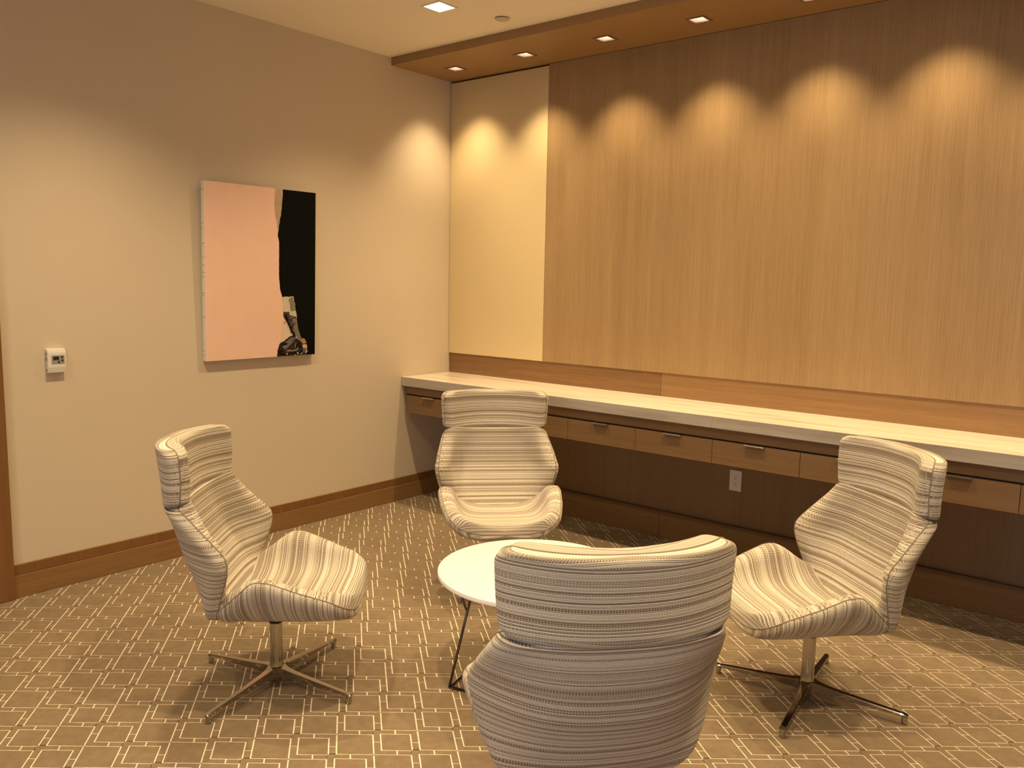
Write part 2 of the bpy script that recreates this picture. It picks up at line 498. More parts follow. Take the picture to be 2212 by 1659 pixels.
# ------------------------------------------------------------------ carpet
# lattice of large and small lozenges measured on the floor
ZB = -0.0050      # backing
X0 = np.array([1.0044, -3.4141]); P1 = np.array([0.1937, 0.0017]); P2 = np.array([0.0, 0.2026])
KK = 1.258
UV_U = (P1 + P2 / KK) / 2; UV_V = (P2 / KK - P1) / 2
Sq, Gp, Hh = 0.832, 0.213, 0.0195
def clip_poly(poly, x0, x1, y0, y1):
    def cl(pts, f, inter):
        out = []
        for i in range(len(pts)):
            a, b2 = pts[i - 1], pts[i]
            fa, fb = f(a), f(b2)
            if fa >= 0 and fb >= 0: out.append(b2)
            elif fa >= 0 > fb: t = fa / (fa - fb); out.append(a + (b2 - a) * t)
            elif fa < 0 <= fb: t = fa / (fa - fb); out.append(a + (b2 - a) * t); out.append(b2)
        return out
    for f in (lambda p: p[0] - x0, lambda p: x1 - p[0], lambda p: p[1] - y0, lambda p: y1 - p[1]):
        if not poly: return poly
        poly = cl(poly, f, None)
    return poly
pv, pf, lv, lf = [], [], [], []
FX0, FX1, FY0, FY1 = 0.001, RX - 0.001, RY + 0.001, 0.033
def add_slab(org, quad):
    P = clip_poly([org + q[0] * UV_U + q[1] * UV_V for q in quad], FX0, FX1, FY0, FY1)
    if len(P) < 3: return
    n = len(P); b0 = len(pv)
    for q in P: pv.append((q[0], q[1], -0.0004))
    for q in P: pv.append((q[0], q[1], ZB))
    pf.append(tuple(b0 + i for i in range(n)))
    for i in range(n):
        j = (i + 1) % n
        pf.append((b0 + i, b0 + n + i, b0 + n + j, b0 + j))
def add_line(org, quad):
    P = clip_poly([org + q[0] * UV_U + q[1] * UV_V for q in quad], FX0, FX1, FY0, FY1)
    if len(P) < 3: return
    b0 = len(lv)
    for q in P: lv.append((q[0], q[1], ZB + 0.0033))
    lf.append(tuple(range(b0, b0 + len(P))))
def R4(u0, u1, v0, v1): return [(u0, v0), (u1, v0), (u1, v1), (u0, v1)]
h = Hh; s_, g_ = Sq, Gp
c0, c1 = 1 + g_, 1 + g_ + s_       # small lozenge, u
d0, d1 = g_, g_ + s_               # small lozenge, v
mu, mv = (c0 + c1) / 2, (d0 + d1) / 2
e1, f1 = 1 + 2 * g_ + s_, 2 * g_ + s_
SLABS = [R4(h, 1 - h, h, 1 - h), R4(c0 + h, c1 - h, d0 + h, d1 - h),
         R4(1 + h, c0 - h, h, mv - h), R4(1 + h, c0 - h, mv + h, f1 - h),
         R4(c0 - h, mu - h, h, d0 - h), R4(mu + h, 2.0, h, d0 - h),
         R4(c1 + h, e1 - h, f1 - 1.0 + h, mv - h), R4(c1 + h, e1 - h, mv + h, d1 + h),
         R4(c0 - h, mu - h, d1 + h, f1 - h), R4(mu + h, e1 - h, d1 + h, f1 - h)]
LINES = []
for (a, b2, c, d) in ((0, 1, 0, 1), (c0, c1, d0, d1)):
    LINES += [R4(a - h, b2 + h, c - h, c + h), R4(a - h, b2 + h, d - h, d + h), R4(a - h, a + h, c + h, d - h), R4(b2 - h, b2 + h, c + h, d - h)]
k = 0.055
LINES += [[(1 + h, mv - h), (c0 - h, mv - k), (c0 - h, mv + k), (1 + h, mv + h)],
          [(c1 + h, mv - k), (e1 - h, mv - h), (e1 - h, mv + h), (c1 + h, mv + k)],
          [(mu - h, h), (mu + h, h), (mu + k, d0 - h), (mu - k, d0 - h)],
          [(mu - k, d1 + h), (mu + k, d1 + h), (mu + h, f1 - h), (mu - h, f1 - h)]]
for i in range(-8, 30):
    for j in range(-20, 20):
        org = X0 + i * P1 + j * P2 - UV_U
        cen = org + UV_U
        if not (FX0 - 0.3 < cen[0] < FX1 + 0.3 and FY0 - 0.4 < cen[1] < FY1 + 0.3): continue
        for q in SLABS: add_slab(org, q)
        for q in LINES: add_line(org, q)
fl = struct(box_obj('floor', -WT, RX + WT, RY - WT, WT + 0.03, -0.12, ZB, M['pile']))
stuff(link('carpet_pile', mesh_from('carpet_pile', pv, pf), M['pile'], fl))
stuff(link('carpet_line', mesh_from('carpet_line', lv, lf), M['loop'], fl))

# ------------------------------------------------------------------ counter and drawers
SEAMS = [CX0 + 0.002, 2.416, 4.40, CX1]
ct = empty('countertop', (0, 0, HCOUNT - TCOUNT))
tag(ct, 'long polished pale stone countertop along the wood panelled wall', 'countertop')
for a, b2 in zip(SEAMS[:-1], SEAMS[1:]):
    sl = box_obj('stone_slab', a + 0.0004, b2 - 0.0004, -DCOUNT, 0.0095, 0.0, TCOUNT, M['stone'], ct, 0.0025)
    sl.data.materials.append(M['stone_edge_shade'])
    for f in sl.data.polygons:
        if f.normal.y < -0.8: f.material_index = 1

DF = -0.462
cab = empty('drawer_cabinet', (0, 0, 0.641))
tag(cab, 'long wall hung wooden drawer cabinet under the pale stone countertop', 'cabinet')
Z = 0.641
box_obj('carcass', CX0 + 0.012, CX1, DF + 0.022, 0.033, 0.004, HCOUNT - TCOUNT - Z - 0.0005, M['drawer'], cab)
box_obj('apron_board', CX0 + 0.012, CX1, DF + 0.006, DF + 0.0215, 0.136, HCOUNT - TCOUNT - Z - 0.0005, M['apron'], cab, 0.001)
box_obj('gap_shade_strip', CX0 + 0.012, CX1, DF + 0.018, DF + 0.0215, 0.126, 0.136, M['black'], cab)  # black strip; paints the shade of the gap above the drawers
def make_pull():
    bm = bmesh.new()
    bm_box(bm, -0.054, 0.054, -0.018, 0.012, -0.0015, 0.0015)
    bm_box(bm, -0.054, 0.054, -0.018, -0.0155, -0.006, -0.0015)
    me = bpy.data.meshes.new('edge_pull'); bm.to_mesh(me); bm.free()
    me.materials.append(M['steel'])
    return me
pull_me = make_pull()
bm = bmesh.new(); bm_box(bm, 0.0012, 0.4768, 0.0, 0.0195, 0.0, 0.127)
bmesh.ops.bevel(bm, geom=list(bm.edges), offset=0.001, segments=1, affect='EDGES')
dme = bpy.data.meshes.new('drawer'); bm.to_mesh(dme); bm.free(); dme.materials.append(M['drawer'])
for k in range(11):
    d = link('drawer', dme, M['drawer'], cab, (0.025 + 0.478 * k, DF, 0.0))
    p_ = link('edge_pull', pull_me, M['steel'], d, (0.239, 0.0, 0.1288))

# ------------------------------------------------------------------ lamps' fixtures
def fixture_meshes(half, trim, depth, lens_half, top):
    """square recess: trim ring below the sheet, reflector going up, lens on top"""
    bm = bmesh.new()
    o, i_, z0, z1 = half + trim, half - 0.002, -0.004, 0.0
    ring = []
    for (hh, z) in ((o, z1), (o, z0), (i_, z0), (i_, z1 + 0.002)):
        ring.append([bm.verts.new((sx * hh, sy * hh, z)) for sx, sy in ((-1, -1), (1, -1), (1, 1), (-1, 1))])
    for a, b2 in zip(ring[:-1], ring[1:]):
        for k in range(4): bm.faces.new((a[k], a[(k + 1) % 4], b2[(k + 1) % 4], b2[k]))
    t_me = bpy.data.meshes.new('trim_ring'); bm.to_mesh(t_me); bm.free()
    bm = bmesh.new()
    ring = []
    for (hh, z) in ((half, 0.001), (half - 0.006, depth * 0.35), (lens_half, depth)):
        ring.append([bm.verts.new((sx * hh, sy * hh, z)) for sx, sy in ((-1, -1), (1, -1), (1, 1), (-1, 1))])
    for a, b2 in zip(ring[:-1], ring[1:]):
        for k in range(4): bm.faces.new((b2[k], b2[(k + 1) % 4], a[(k + 1) % 4], a[k]))
    r_me = bpy.data.meshes.new('reflector'); bm.to_mesh(r_me); bm.free()
    bm = bmesh.new()
    bm_box(bm, -lens_half, lens_half, -lens_half, lens_half, depth, depth + 0.004)
    l_me = bpy.data.meshes.new('lens'); bm.to_mesh(l_me); bm.free()
    return t_me, r_me, l_me

tm, rm, lm = fixture_meshes(SH, 0.011, 0.030, 0.028, 0)
ORD = ['nearest the left wall', 'second from the left wall', 'third from the left wall', 'fourth from the left wall', 'fifth from the left, cut by the picture edge']
first = None
for k, x in enumerate(SOFFIT_LAMPS):
    if first is None:
        r = empty('soffit_light', (x, -0.265, HS))
        link('trim_ring', tm, M['trimring'], r); link('reflector', rm, M['reflector'], r); link('lens', lm, M['lens'], r)
        first = r
    else:
        r = copy_tree(first); r.location = (x, -0.265, HS)
    if k < 5: tag(r, ('square recessed light in the wooden soffit, ' + ORD[k]), 'ceiling light', 'recessed lights in the wooden soffit')
    else: tag(r, 'square recessed light in the wooden soffit beyond the picture, ' + ['sixth', 'seventh', 'eighth', 'ninth'][k - 5] + ' from the left wall', 'ceiling light', 'recessed lights in the wooden soffit')
OUT = ['above the left lounge chair', 'near the door in the left wall', 'before the middle of the countertop', 'above the white table', 'left behind the foreground chair', 'before the right part of the countertop', 'right of the foreground chair', 'nearest the camera']
tm, rm, lm = fixture_meshes(CH, 0.010, 0.030, 0.052, 0)
first = None
for k, (x, y) in enumerate(CEIL_LAMPS):
    if first is None:
        r = empty('downlight', (x, y, HC))
        link('trim_ring', tm, M['trimwhite'], r); link('reflector', rm, M['reflector'], r); link('lens', lm, M['lens_hot'], r)
        first = r
    else:
        r = copy_tree(first); r.location = (x, y, HC)
    if k == 0: tag(r, 'bright glaring square downlight in the plain ceiling beside a round disc', 'ceiling light', 'square downlights in the ceiling')
    else: tag(r, 'square ceiling downlight out of the picture, ' + OUT[k - 1], 'ceiling light', 'square downlights in the ceiling')

dz = empty('sprinkler_cover', (1.156, -0.785, HC))
tag(dz, 'small round flat cover disc hanging just under the ceiling', 'sprinkler cover')
link('cover_plate', autosmooth(lathe_mesh('cover_plate', [(0.040, -0.0085), (0.0425, -0.0085), (0.0425, -0.0075), (0.041, -0.0065)][::-1])), M['disc'], dz)
link('stem', autosmooth(lathe_mesh('stem', [(0.018, -0.0066), (0.018, 0.0)])), M['black'], dz)

# ------------------------------------------------------------------ wall things
# thermostat on the left wall
th = empty('thermostat', (0.0, -2.818, 1.160))
tag(th, 'white box thermostat with a small dark display on the left wall', 'thermostat')
bm = bmesh.new()
prof = [(0.0, -0.0595), (0.024, -0.0595), (0.030, -0.030), (0.031, 0.040), (0.027, 0.0575), (0.0, 0.0595)]
A = [bm.verts.new((x, -0.0425, z)) for x, z in prof]; B = [bm.verts.new((x, 0.0425, z)) for x, z in prof]
n = len(prof)
for i in range(n): bm.faces.new((A[i], A[(i + 1) % n], B[(i + 1) % n], B[i]))
bm.faces.new(A[::-1]); bm.faces.new(B)
bmesh.ops.recalc_face_normals(bm, faces=list(bm.faces))
bmesh.ops.bevel(bm, geom=list(bm.edges), offset=0.0018, segments=2, affect='EDGES')
me = bpy.data.meshes.new('casing'); bm.to_mesh(me); bm.free()
link('casing', me, M['plastic'], th)
fp = box_obj('control_panel', 0.0295, 0.0320, -0.0245, 0.0355, -0.014, 0.027, M['plastic_grey'], th)
box_obj('display', 0.0315, 0.0326, -0.0175, 0.0095, 0.004, 0.0215, M['lcd'], fp)
for (y, z) in ((0.024, 0.0175), (0.025, 0.001), (0.008, -0.006)):
    b_ = link('button', autosmooth(lathe_mesh('button', [(0.0048, 0.0), (0.0048, 0.0016), (0.0038, 0.0022)], 16)), M['lcd'], fp)
    b_.rotation_euler = (0, PI / 2, 0); b_.location = (0.0318, y, z)
for z in (-0.046, 0.012, 0.036):
    box_obj('vent', 0.006, 0.021, -0.0431, -0.0424, z - 0.010 if z > 0 else z - 0.006, z + 0.006, M['plastic_grey'], th)

# socket below the counter
so = empty('wall_socket', (2.339, 0.035, 0.444))
tag(so, 'white double power socket on the dark panelling below the countertop', 'socket')
box_obj('cover_plate', -0.0375, 0.0375, -0.006, 0.0, -0.062, 0.062, M['plastic'], so, 0.002)
for z in (-0.0195, 0.0195):
    rc = box_obj('receptacle', -0.0165, 0.0165, -0.0075, -0.005, z - 0.014, z + 0.014, M['plastic'], so, 0.001)
    box_obj('slot', -0.0075, -0.0050, -0.0078, -0.0070, z + 0.000, z + 0.009, M['black'], rc)
    box_obj('slot', 0.0050, 0.0070, -0.0078, -0.0070, z + 0.001, z + 0.008, M['black'], rc)
    box_obj('slot', -0.0025, 0.0025, -0.0078, -0.0070, z - 0.010, z - 0.005, M['black'], rc)

# painting: unframed canvas leaning off the wall at the top
PW, PH, PT = 0.758, 1.010, 0.030
pt = empty('painting', (0.004, -1.641, 1.107))
tag(pt, 'unframed abstract canvas with pink and black fields on the left wall', 'painting')
tilt = math.asin(0.026 / PH)
pt.rotation_euler = (0, tilt, 0)
M['canvas'] = plain('canvas_side', (0.80, 0.77, 0.70), 0.8, noise_amt=0.06, noise_scale=60)
def oil(name, col, amt=0.08, sc=25, bump=0.15):
    t = NT(name)
    n1 = t.noise(t.mapping(t.obj(), (1, 1, 0.8)), sc, 4, 0.6)
    t.l(t.mix(n1, c4(*[c * (1 - amt) for c in col]), c4(*[min(1, c * (1 + amt)) for c in col])), t.b.inputs['Base Color'])
    t.b.inputs['Roughness'].default_value = 0.6
    t.b.inputs['Specular IOR Level'].default_value = 0.08
    if bump: t.bump(n1, bump, 0.002)
    return t.m
cv = box_obj('canvas', 0.0, PT, -PW / 2, PW / 2, 0.0, PH, M['canvas'], pt, 0.002)
tacks = []
bm = bmesh.new()
for zf in (0.035, 0.06, 0.25, 0.37, 0.385, 0.475, 0.50, 0.54, 0.585, 0.66, 0.74, 0.77, 0.955):
    w_ = 0.002 + 0.002 * random.random()
    bm_box(bm, 0.004, PT - 0.002, -PW / 2 - 0.0006, -PW / 2 + 0.001, zf * PH - w_, zf * PH + w_ * 0.5)
me = bpy.data.meshes.new('canvas_edge_mark'); bm.to_mesh(me); bm.free()
stuff(link('canvas_edge_mark', me, plain('edge_mark', (0.45, 0.36, 0.27), 0.8), cv))
PAINT = [
 ('pink_field', oil('pink_oil', (0.86, 0.59, 0.455), 0.05, 9, 0.05), [(0.0, 0.0), (0.64, 0.0), (0.70, 0.2), (0.70, 0.99), (0.66, 1.0), (0.0, 1.0)]),
 ('black_field', oil('black_oil', (0.003, 0.0036, 0.003), 0.2, 20, 0.05), [(0.681, 1.0), (1.0, 1.0), (1.0, 0.0), (0.88, 0.0), (0.80, 0.02), (0.80, 0.101), (0.80, 0.191), (0.79, 0.256), (0.76, 0.35), (0.677, 0.36), (0.654, 0.413), (0.646, 0.481), (0.647, 0.688), (0.634, 0.727), (0.651, 0.815), (0.668, 0.888), (0.677, 0.952)]),
 ('brush_stroke', oil('greige_oil', (0.50, 0.37, 0.27), 0.25, 18), [(0.611, 1.0), (0.683, 1.0), (0.676, 0.936), (0.670, 0.88), (0.653, 0.815), (0.634, 0.759), (0.636, 0.727), (0.623, 0.814), (0.601, 0.876), (0.602, 0.947)]),
 ('brush_stroke', oil('cream_oil', (0.62, 0.55, 0.42), 0.18, 30), [(0.674, 0.360), (0.783, 0.366), (0.801, 0.315), (0.765, 0.25), (0.686, 0.262)]),
 ('brush_stroke', oil('olive_oil_paint', (0.235, 0.215, 0.135), 0.3, 30), [(0.737, 0.347), (0.78, 0.366), (0.803, 0.296), (0.810, 0.250), (0.757, 0.258), (0.75, 0.316)]),
 ('brush_stroke', oil('pale_pink_oil', (0.74, 0.56, 0.43), 0.08, 20), [(0.676, 0.205), (0.70, 0.235), (0.741, 0.178), (0.80, 0.123), (0.72, 0.108), (0.655, 0.080), (0.665, 0.12), (0.668, 0.157)]),
 ('brush_stroke', oil('ivory_oil', (0.60, 0.54, 0.43), 0.2, 40), [(0.742, 0.275), (0.808, 0.275), (0.818, 0.230), (0.782, 0.240)]),
 ('brush_stroke', oil('umber_oil', (0.075, 0.055, 0.042), 0.5, 45), [(0.689, 0.271), (0.742, 0.271), (0.747, 0.252), (0.813, 0.238), (0.826, 0.187), (0.85, 0.115), (0.80, 0.108), (0.78, 0.135), (0.761, 0.162), (0.748, 0.174), (0.736, 0.194), (0.722, 0.205), (0.706, 0.223), (0.690, 0.236), (0.684, 0.255)]),
 ('brush_stroke', oil('taupe_oil', (0.215, 0.18, 0.15), 0.3, 40), [(0.777, 0.226), (0.815, 0.232), (0.828, 0.167), (0.866, 0.100), (0.833, 0.090), (0.802, 0.126), (0.787, 0.168), (0.772, 0.194)]),
 ('brush_stroke', oil('soot_oil', (0.030, 0.024, 0.020), 0.6, 45), [(0.655, 0.081), (0.70, 0.095), (0.741, 0.118), (0.792, 0.126), (0.812, 0.100), (0.859, 0.095), (0.916, 0.055), (0.929, 0.022), (0.91, 0.0), (0.627, 0.0), (0.630, 0.038)]),
 ('brush_stroke', oil('slate_oil', (0.17, 0.145, 0.125), 0.4, 50), [(0.675, 0.056), (0.71, 0.088), (0.756, 0.112), (0.802, 0.118), (0.786, 0.081), (0.74, 0.060), (0.705, 0.039)]),
 ('brush_stroke', oil('ochre_oil', (0.42, 0.23, 0.06), 0.25, 40), [(0.848, 0.093), (0.870, 0.104), (0.895, 0.101), (0.916, 0.075), (0.885, 0.066), (0.859, 0.080)]),
 ('brush_stroke', oil('rose_oil', (0.62, 0.44, 0.34), 0.3, 60), [(0.869, 0.063), (0.916, 0.065), (0.921, 0.042), (0.90, 0.036), (0.884, 0.040)]),
 ('brush_stroke', oil('rose_oil_low', (0.55, 0.38, 0.29), 0.3, 60), [(0.791, 0.011), (0.827, 0.022), (0.838, 0.008), (0.796, 0.001)]),
 ('brush_stroke', oil('ash_oil', (0.33, 0.28, 0.235), 0.2, 60), [(0.715, 0.035), (0.801, 0.036), (0.843, 0.050), (0.843, 0.041), (0.801, 0.028), (0.715, 0.029)]),
 ('brush_stroke', oil('smoke_oil', (0.40, 0.35, 0.28), 0.3, 60), [(0.895, 0.023), (0.915, 0.038), (0.926, 0.019), (0.905, 0.008)]),
]
# smaller knife marks over the dark heap and the drip
rs = random.Random(11)
PAL = [oil('mark_black', (0.008, 0.007, 0.006), 0.3, 60), oil('mark_brown', (0.06, 0.042, 0.03), 0.4, 60), oil('mark_grey', (0.20, 0.17, 0.145), 0.3, 60), oil('mark_pale', (0.50, 0.42, 0.33), 0.2, 60)]
def mark(cx, cy, ln, wd, ang, mt):
    ca, sa = math.cos(ang), math.sin(ang)
    pts = []
    for q in range(10):
        a = 2 * PI * q / 10
        x, y = ln * math.cos(a) * (0.8 + 0.4 * rs.random()), wd * math.sin(a) * (0.6 + 0.8 * rs.random())
        pts.append((min(0.95, cx + x * ca - y * sa), max(0.003, cy + x * sa + y * ca)))
    PAINT.append(('brush_stroke', mt, pts))
for (x, y) in ((0.66, 0.03), (0.68, 0.012), (0.74, 0.015), (0.80, 0.014), (0.86, 0.02), (0.70, 0.075), (0.83, 0.07), (0.85, 0.055)):
    mark(x, y, 0.022 + 0.02 * rs.random(), 0.006, rs.uniform(-0.2, 0.6), PAL[0])
for (x, y) in ((0.76, 0.05), (0.79, 0.09), (0.71, 0.03), (0.74, 0.21), (0.78, 0.19)):
    mark(x, y, 0.02, 0.007, rs.uniform(0.2, 1.0), PAL[1])
for (x, y) in ((0.74, 0.085), (0.80, 0.06), (0.76, 0.235), (0.79, 0.155), (0.885, 0.03), (0.81, 0.035)):
    mark(x, y, 0.017, 0.005, rs.uniform(0.1, 1.2), PAL[2])
for (x, y) in ((0.72, 0.012), (0.86, 0.010), (0.895, 0.048), (0.81, 0.112), (0.70, 0.21), (0.665, 0.92)):
    mark(x, y, 0.010, 0.0035, rs.uniform(-0.2, 0.8), PAL[3])
for (x, y) in ((0.712, 0.245), (0.72, 0.225), (0.735, 0.20), (0.752, 0.175), (0.765, 0.15), (0.785, 0.13)):
    mark(x, y, 0.016, 0.007, -0.9, PAL[0])
def refine(poly, amp, step=0.012):
    out = []
    rnd = random.Random(len(poly))
    for i in range(len(poly)):
        a, b2 = Vector(poly[i - 1] + (0,)), Vector(poly[i] + (0,))
        d = (b2 - a).length; k = max(1, int(d / step))
        edge = (abs(a.x - b2.x) < 1e-6 and a.x in (0.0, 1.0)) or (abs(a.y - b2.y) < 1e-6 and a.y in (0.0, 1.0))
        nrm = Vector((-(b2 - a).y, (b2 - a).x, 0)).normalized() if d > 0 else Vector((0, 0, 0))
        for q in range(1, k + 1):
            p = a.lerp(b2, q / k)
            if q < k and not edge: p = p + nrm * rnd.uniform(-amp, amp)
            out.append((min(1, max(0, p.x)), min(1, max(0, p.y))))
    return out
for li, (nm, mt, poly) in enumerate(PAINT):
    P = refine(poly, 0.0 if li == 0 else (0.0012 if li == 1 else 0.0028))
    x_ = PT + 0.0002 + 0.00012 * li
    bm = bmesh.new()
    A = [bm.verts.new((x_, (-0.5 + u) * (PW - 0.002), 0.001 + v * (PH - 0.002))) for u, v in P]
    f = bm.faces.new(A)
    f.normal_update()
    if f.normal.x < 0: f.normal_flip()
    ex = bmesh.ops.extrude_face_region(bm, geom=[f])
    for v in [g for g in ex['geom'] if isinstance(g, bmesh.types.BMVert)]: v.co.x = PT - 0.0005
    bmesh.ops.triangulate(bm, faces=[f_ for f_ in bm.faces if len(f_.verts) > 4])
    bmesh.ops.recalc_face_normals(bm, faces=list(bm.faces))
    me = bpy.data.meshes.new(nm); bm.to_mesh(me); bm.free()
    link(nm, me, mt, cv)

# ------------------------------------------------------------------ lounge chairs
def PL(pts, x, sm=0.0):
    xs = np.array([p[0] for p in pts]); ys = np.array([p[1] for p in pts])
    if sm <= 0: return np.interp(x, xs, ys)
    off = np.linspace(-1.5, 1.5, 13) * sm
    wt = np.exp(-(off / sm) ** 2); wt /= wt.sum()
    acc = 0
    lo, hi = xs[0], xs[-1]
    for o, w in zip(off, wt):
        xx = np.asarray(x) + o
        v = np.interp(xx, xs, ys)
        # linear extrapolation keeps the ends sharp
        v = np.where(xx < lo, ys[0] + (xx - lo) * (ys[1] - ys[0]) / (xs[1] - xs[0]), v)
        v = np.where(xx > hi, ys[-1] + (xx - hi) * (ys[-1] - ys[-2]) / (xs[-1] - xs[-2]), v)
        acc = acc + w * v
    return acc

def make_pad(par, wfun, cfun, efun, power, Tin, Tout, Rin, Rout, rc, flip, v0, bul_in, bul_out, ns=44, nt=60, rcs=None, power_in=None, rs_out=0.3, rs_in=0.8, vtilt=None):
    """curved upholstered pad. par(s): 0..1 ; returns inner mesh, outer mesh, seam polyline"""
    sv = (1 - np.cos(np.linspace(0, PI, ns))) / 2
    tv = -np.cos(np.linspace(0, PI, nt))
    tv = np.sign(tv) * np.abs(tv) ** 0.9
    S, T = np.meshgrid(sv, tv, indexing='ij')
    w = wfun(sv); c = cfun(sv); e = efun(sv)             # c,e -> (ns,2) = (y,z)
    # rounded outline corners
    ln = np.concatenate([[0], np.cumsum(np.hypot(*np.diff(e, axis=0).T))])
    L = ln[-1]
    r0, r1 = rcs if rcs else (rc, rc)
    wr = w.copy()
    for i, d in enumerate(ln):
        if d < r0: wr[i] -= r0 * (1 - math.sqrt(max(0, 1 - (1 - d / r0) ** 2)))
        if L - d < r1: wr[i] -= r1 * (1 - math.sqrt(max(0, 1 - (1 - (L - d) / r1) ** 2)))
    tt = T * (wr / w)[:, None]
    Mx = w[:, None] * tt
    def mid_surface(pw):
        k = np.abs(tt) ** pw(sv)[:, None]
        My = c[:, 0:1] + (e[:, 0:1] - c[:, 0:1]) * k
        Mz = c[:, 1:2] + (e[:, 1:2] - c[:, 1:2]) * k
        Mid = np.stack([Mx, My, Mz], -1)
        dT = np.gradient(Mid, axis=1); dS = np.gradient(Mid, axis=0)
        nT = dT / (np.linalg.norm(dT, axis=-1, keepdims=True) + 1e-9)
        nS = dS / (np.linalg.norm(dS, axis=-1, keepdims=True) + 1e-9)
        N = np.cross(nT, nS); N /= (np.linalg.norm(N, axis=-1, keepdims=True) + 1e-9)
        return Mid, nT, nS, (-N if flip else N)
    Mid, nT, nS, N = mid_surface(power)
    inner = mid_surface(power_in) if power_in else (Mid, nT, nS, N)
    # arclengths
    segT = np.linalg.norm(np.diff(Mid, axis=1), axis=-1)
    aT = np.concatenate([np.zeros((ns, 1)), np.cumsum(segT, 1)], 1)
    dtE = np.minimum(aT, aT[:, -1:] - aT)
    segS = np.linalg.norm(np.diff(Mid, axis=0), axis=-1)
    aS = np.concatenate([np.zeros((1, nt)), np.cumsum(segS, 0)], 0)
    dsE = np.minimum(aS, aS[-1:, :] - aS)
    uT = aT - aT[:, -1:] / 2
    def surf(sign, Tk, R, bul):
        Mid_, nT_, nS_, N_ = inner if sign > 0 else (Mid, nT, nS, N)
        qt = np.clip(dtE / R, 0, 1); qs = np.clip(dsE / (R * (rs_in if sign > 0 else rs_out)), 0, 1)
        prof = np.sqrt(np.maximum(0, 1 - (1 - qt) ** 2)) * np.sqrt(np.maximum(0, 1 - (1 - qs) ** 2))
        bt = bul * np.sin(PI * np.minimum(1, qt)) * np.sign(T) * np.minimum(1, qs * 2)
        bs = bul * np.sin(PI * np.minimum(1, qs)) * np.where(aS < aS[-1:, :] / 2, -1, 1) * np.minimum(1, qt * 2)
        return Mid_ + sign * N_ * (Tk * prof)[..., None] + nT_ * bt[..., None] + nS_ * bs[..., None]
    meshes = []
    faces = []
    for i in range(ns - 1):
        for j in range(nt - 1):
            faces.append((i * nt + j, i * nt + j + 1, (i + 1) * nt + j + 1, (i + 1) * nt + j))
    for sign, Tk, R, bul, vo in ((1, Tin, Rin, bul_in, 0.0), (-1, Tout, Rout, bul_out, 3.7)):
        V = surf(sign, Tk, R, bul)
        sS = np.linalg.norm(np.diff(V, axis=0), axis=-1)
        vS = np.concatenate([np.zeros((1, nt)), np.cumsum(sS, 0)], 0)
        # stripes follow the middle of the pad so they meet at the seam
        vm = vS[:, nt // 2][:, None] * np.ones((1, nt))
        if vtilt == 'seat':            # cloth runs straight from side to side and rolls over the front lip
            vm = V[..., 1] + 0.9 * np.clip(0.41 - V[..., 2], 0, 1) * np.clip((V[..., 1] - 0.2) / 0.1, 0, 1) * (1.0 if sign > 0 else 0.0)
        elif vtilt is not None:        # cloth laid straight across: stripes lie in parallel planes
            vm = V[..., 2] - (vtilt if sign > 0 else 0.06) * V[..., 1]
        uv = np.stack([uT + 1.0, vm + v0 + vo], -1).reshape(-1, 2)
        fl_ = faces
        outward = (sign > 0) != flip
        me = mesh_from('pad', V.reshape(-1, 3), fl_ if outward else [f[::-1] for f in fl_], True, uv)
        meshes.append(me)
    seam = [Mid[0, j] for j in range(nt)] + [Mid[i, -1] for i in range(1, ns)] + [Mid[-1, j] for j in range(nt - 2, -1, -1)] + [Mid[i, 0] for i in range(ns - 2, 0, -1)]
    # drop duplicates
    out = []
    for p in seam:
        if not out or np.linalg.norm(p - out[-1]) > 0.004: out.append(p)
    return meshes[0], meshes[1], out

# local frame: +y forward, +x to the sitter's left when mirrored (symmetric), z up
Zb = lambda s: 0.350 + (0.780 - 0.350) * s
def back_w(s): return PL([(0.350, 0.255), (0.40, 0.274), (0.50, 0.300), (0.595, 0.318), (0.66, 0.309), (0.774, 0.282)], Zb(s), 0.02)
def back_c(s):
    z = Zb(s); return np.stack([PL([(0.350, -0.158), (0.42, -0.208), (0.60, -0.290), (0.774, -0.333)], z, 0.03), z - 0.004 + 0.005 * s ** 6], -1)
def back_e(s):
    z = Zb(s); return np.stack([PL([(0.350, -0.150), (0.41, -0.133), (0.555, -0.088), (0.612, -0.088), (0.70, -0.178), (0.774, -0.256)], z, 0.022), z], -1)
back_in, back_out, back_seam = make_pad(None, back_w, back_c, back_e, lambda s: 2.6 + 0 * s, 0.052, 0.040, 0.042, 0.06, 0.03, True, 0.2, 0.001, 0.010, 52, 70, (0.045, 0.028), lambda s: 2.6 + 3.6 * np.sin(PI * np.clip(s, 0, 1)) ** 1.15, vtilt=0.22, rs_in=0.42)

Zh = lambda s: 0.778 + (0.988 - 0.778) * s
def head_w(s): return PL([(0.781, 0.276), (0.988, 0.285)], Zh(s))
def head_c(s):
    z = Zh(s); return np.stack([PL([(0.781, -0.337), (0.988, -0.368)], z), z - 0.002], -1)
def head_e(s):
    z = Zh(s); return np.stack([PL([(0.781, -0.258), (0.88, -0.250), (0.988, -0.256)], z, 0.02), z], -1)
head_in, head_out, head_seam = make_pad(None, head_w, head_c, head_e, lambda s: 2.4 + 0 * s, 0.044, 0.042, 0.042, 0.055, 0.03, True, 1.1, 0.006, 0.012, 40, 60, (0.032, 0.034), rs_in=0.42)

